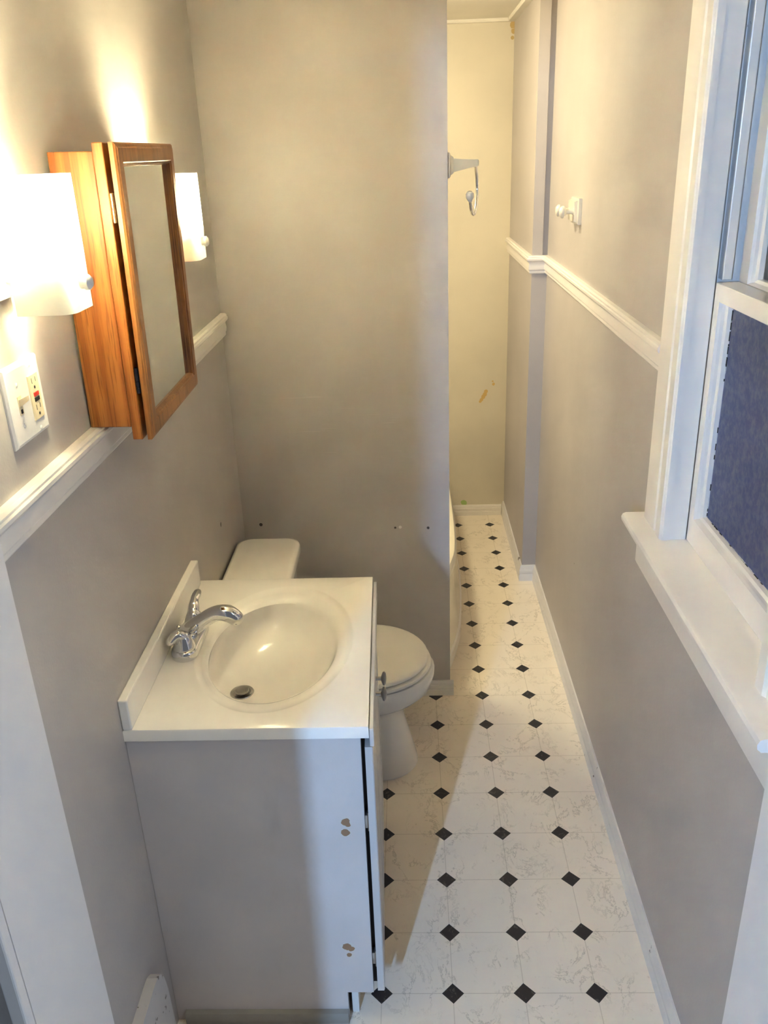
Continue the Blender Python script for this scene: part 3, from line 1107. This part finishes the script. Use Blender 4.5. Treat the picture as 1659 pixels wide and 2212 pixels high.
# ------------------------------------------------------------------ wall sconces
def sconce(yc, zb, label):
    h = 0.174
    s = empty('wall_sconce', (XL, yc, zb), label, 'wall lamp', 'opal glass sconces beside the medicine cabinet')
    bm = nbox(XL, XL + 0.022, yc - 0.042, yc + 0.042, zb + 0.018, zb + 0.118, bev=0.004)
    obj('backplate', bm, M['plastic'], s)
    # bent glass: two sides joined by a front with rounded corners
    yh, xo, xi, r = 0.046, -0.444, -0.520, 0.020
    path = [(xi, yc - yh)]
    for cx, cy, a0 in ((xo - r, yc - yh + r, -90), (xo - r, yc + yh - r, 0)):
        for k in range(9):
            a = math.radians(a0 + 90 * k / 8)
            path.append((cx + r * math.cos(a), cy + r * math.sin(a)))
    path.append((xi, yc + yh))
    t = 0.0045
    inner = [(xi, yc + yh - t)]
    for cx, cy, a0 in ((xo - r, yc + yh - r, 90), (xo - r, yc - yh + r, 0)):
        for k in range(9):
            a = math.radians(a0 - 90 * k / 8)
            inner.append((cx + (r - t) * math.cos(a), cy + (r - t) * math.sin(a)))
    inner.append((xi, yc - yh + t))
    prof_ = path + inner
    bm = bmesh.new()
    loft(bm, [[(x, y, z) for x, y in prof_] for z in (zb, zb + h)], cap0=False, cap1=False)
    n = len(path)
    bm.verts.ensure_lookup_table()
    bm.verts.index_update()
    tot = 2 * n
    for lev in (0, 1):
        vs = bm.verts[lev * tot:(lev + 1) * tot]
        for i in range(n - 1):
            bm.faces.new((vs[i], vs[i + 1], vs[tot - 2 - i], vs[tot - 1 - i]))
    bm.faces.ensure_lookup_table()
    for f in bm.faces:                  # flashed opal: white outer skin on clear glass
        vi = [v.index for v in f.verts]
        f.material_index = 0 if all((i % tot) < n for i in vi) else 1
    bm.verts.index_update()
    g = obj('glass_shade', bm, M['opal'], s, 30)
    g.data.materials.append(M['clear'])
    bm = bmesh.new()
    lathe(bm, (-0.4438, yc, zb + 0.036), (1, 0, 0), [(0.0085, -0.001), (0.0085, 0.005), (0.0105, 0.006), (0.0105, 0.011), (0.007, 0.0145), (0, 0.0155)], 20)
    obj('finial_screw', bm, M['plastic'], s, 40)
    bm = bmesh.new()
    tube(bm, [(XL + 0.02, yc, zb + 0.05), (-0.495, yc, zb + 0.050), (-0.484, yc, zb + 0.054)], [0.012, 0.012, 0.014], 14)
    lathe(bm, (-0.480, yc, zb + 0.048), (0, 0, 1), [(0.016, 0), (0.018, 0.004), (0.018, 0.03), (0.010, 0.032)], 18)
    obj('lamp_holder', bm, M['plastic'], s, 40)
    bm = bmesh.new()
    lathe(bm, (-0.480, yc, zb + 0.080), (0, 0, 1), [(0.010, 0), (0.014, 0.008), (0.022, 0.022), (0.025, 0.036), (0.021, 0.050), (0.012, 0.058), (0.0, 0.061)], 24)
    obj('bulb', bm, M['bulb'], s, 60)
    return s


sconce(1.166, 1.638, 'lit opal glass sconce above the switch plate, nearest the doorway')
sconce(1.900, 1.622, 'lit opal glass sconce at the far side of the mirrored cabinet')

# ------------------------------------------------------------------ switch and outlet plate
pl = empty('switch_plate', (XL, 1.184, 1.506), 'white wall plate with ivory toggle switch and outlet with red button', 'switch')
py, pz, px = 1.184, 1.506, XL
bm = bmesh.new()
rect = lambda ins, x: [(x, py - 0.059 + ins, pz - 0.058 + ins), (x, py + 0.059 - ins, pz - 0.058 + ins), (x, py + 0.059 - ins, pz + 0.058 - ins), (x, py - 0.059 + ins, pz + 0.058 - ins)]
loft(bm, [rect(0, px), rect(0, px + 0.003), rect(0.0025, px + 0.0065), rect(0.006, px + 0.0075)])
obj('plate', bm, M['plastic'], pl)
XP = px + 0.0075
ty = py - 0.026
bm = nbox(XP - 0.001, XP + 0.0008, ty - 0.006, ty + 0.006, pz - 0.0135, pz + 0.0135)
tg = obj('toggle_slot', bm, M['ivory'], pl)
bm = bmesh.new()
loft(bm, [[(XP, ty - 0.0045, pz - 0.002), (XP, ty + 0.0045, pz - 0.002), (XP, ty + 0.0045, pz + 0.009), (XP, ty - 0.0045, pz + 0.009)],
          [(XP + 0.013, ty - 0.0035, pz + 0.007), (XP + 0.013, ty + 0.0035, pz + 0.007), (XP + 0.013, ty + 0.0035, pz + 0.014), (XP + 0.013, ty - 0.0035, pz + 0.014)]])
obj('toggle', bm, M['ivory'], tg)
bm = nbox(XP, XP + 0.0012, ty - 0.003, ty + 0.003, pz - 0.0115, pz - 0.0055)
obj('switch_mark', bm, M['dark_metal'], tg)
oy = py + 0.026
bm = nbox(XP - 0.001, XP + 0.0022, oy - 0.0165, oy + 0.0165, pz - 0.0335, pz + 0.0335, bev=0.0008)
ot = obj('outlet', bm, M['ivory'], pl)
XO = XP + 0.0022
bm = nbox(XO - 0.0005, XO + 0.0012, oy - 0.008, oy + 0.008, pz + 0.0008, pz + 0.0068, bev=0.0004)
obj('red_button', bm, M['red'], ot)
bm = nbox(XO - 0.0005, XO + 0.0012, oy - 0.008, oy + 0.008, pz - 0.0068, pz - 0.0008, bev=0.0004)
obj('black_button', bm, M['black'], ot)
for zc in (0.021, -0.019):
    bm = bmesh.new()
    box(bm, XO - 0.0004, XO + 0.0002, oy - 0.0070, oy - 0.0056, pz + zc - 0.0005, pz + zc + 0.0075)
    box(bm, XO - 0.0004, XO + 0.0002, oy + 0.0056, oy + 0.0070, pz + zc + 0.0005, pz + zc + 0.0075)
    lathe(bm, (XO - 0.0004, oy, pz + zc - 0.007), (1, 0, 0), [(0.0024, 0), (0.0024, 0.0006)], 12)
    obj('socket', bm, M['black'], ot)
for sy, sz in ((ty, 0.030), (ty, -0.030), (oy, 0.0485), (oy, -0.0485)):
    bm = bmesh.new()
    lathe(bm, (XP - 0.0005, py + (sy - py), pz + sz), (1, 0, 0), [(0.0034, 0), (0.0034, 0.001), (0.002, 0.0017), (0, 0.0018)], 14)
    obj('screw', bm, M['plastic'], pl, 40)

# ------------------------------------------------------------------ robe hook on the right wall
hk = empty('robe_hook', (XR, 2.86, 1.63), 'white square robe hook with knobbed pegs on the right wall above the chair rail', 'hook')
bm = bmesh.new()
hy0, hy1, hz0, hz1 = 2.80, 2.92, 1.590, 1.668
r2 = lambda ins, x: [(x, hy0 + ins, hz0 + ins), (x, hy1 - ins, hz0 + ins), (x, hy1 - ins, hz1 - ins), (x, hy0 + ins, hz1 - ins)]
loft(bm, [r2(0, XR), r2(0, XR - 0.010), r2(0.004, XR - 0.013), r2(0.006, XR - 0.013), r2(0.010, XR - 0.022)])
obj('plate', bm, M['ceramic'], hk)
for y in (2.826, 2.900):
    bm = bmesh.new()
    lathe(bm, (XR - 0.021, y, 1.628), (-1, 0, 0), [(0.011, 0), (0.007, 0.006), (0.0065, 0.022), (0.012, 0.026), (0.0185, 0.031), (0.0185, 0.037), (0.012, 0.043), (0.0, 0.045)], 20)
    obj('peg', bm, M['ceramic'], hk, 50)

# ------------------------------------------------------------------ towel ring on the end of the partition
tr_ = empty('towel_ring', (0.121, 2.61, 1.78), 'cream bracket with curved chrome ring on the end of the grey partition', 'towel ring')
bm = bmesh.new()
q2 = lambda hy, hz, x: [(x, 2.61 - hy, 1.781 - hz), (x, 2.61 + hy, 1.781 - hz), (x, 2.61 + hy, 1.781 + hz), (x, 2.61 - hy, 1.781 + hz)]
loft(bm, [q2(0.034, 0.034, 0.121), q2(0.034, 0.034, 0.127), q2(0.030, 0.030, 0.130), q2(0.027, 0.027, 0.130), q2(0.020, 0.021, 0.139)])
obj('wall_plate', bm, M['bracket'], tr_)
bm = bmesh.new()
q3 = lambda hy, z0, z1, x: [(x, 2.61 - hy, z0), (x, 2.61 + hy, z0), (x, 2.61 + hy, z1), (x, 2.61 - hy, z1)]
loft(bm, [q3(0.018, 1.762, 1.799, 0.138), q3(0.015, 1.768, 1.796, 0.165), q3(0.012, 1.774, 1.794, 0.196), q3(0.011, 1.775, 1.794, 0.209), q3(0.008, 1.778, 1.790, 0.212)])
obj('arm', bm, M['bracket'], tr_)
RC = Vector((0.198, 2.61, 1.714))
yaw = math.radians(13)
ev = Vector((math.sin(yaw), math.cos(yaw), 0))
pts = []
for k in range(13):
    a = math.radians(90 - 250 * k / 12)
    pts.append(RC + ev * 0.068 * math.cos(a) + Vector((0, 0, 0.068 * math.sin(a))))
bm = bmesh.new()
tube(bm, pts, [0.005] * len(pts), 12)
obj('ring', bm, M['chrome'], tr_, 60)
bm = bmesh.new()
d = (pts[-1] - pts[-2]).normalized()
lathe(bm, pts[-1] - d * 0.006, d, [(0.006, 0), (0.008, 0.004), (0.0115, 0.012), (0.0115, 0.022), (0.008, 0.028), (0, 0.030)], 18)
obj('end_cap', bm, M['ceramic'], tr_, 50)
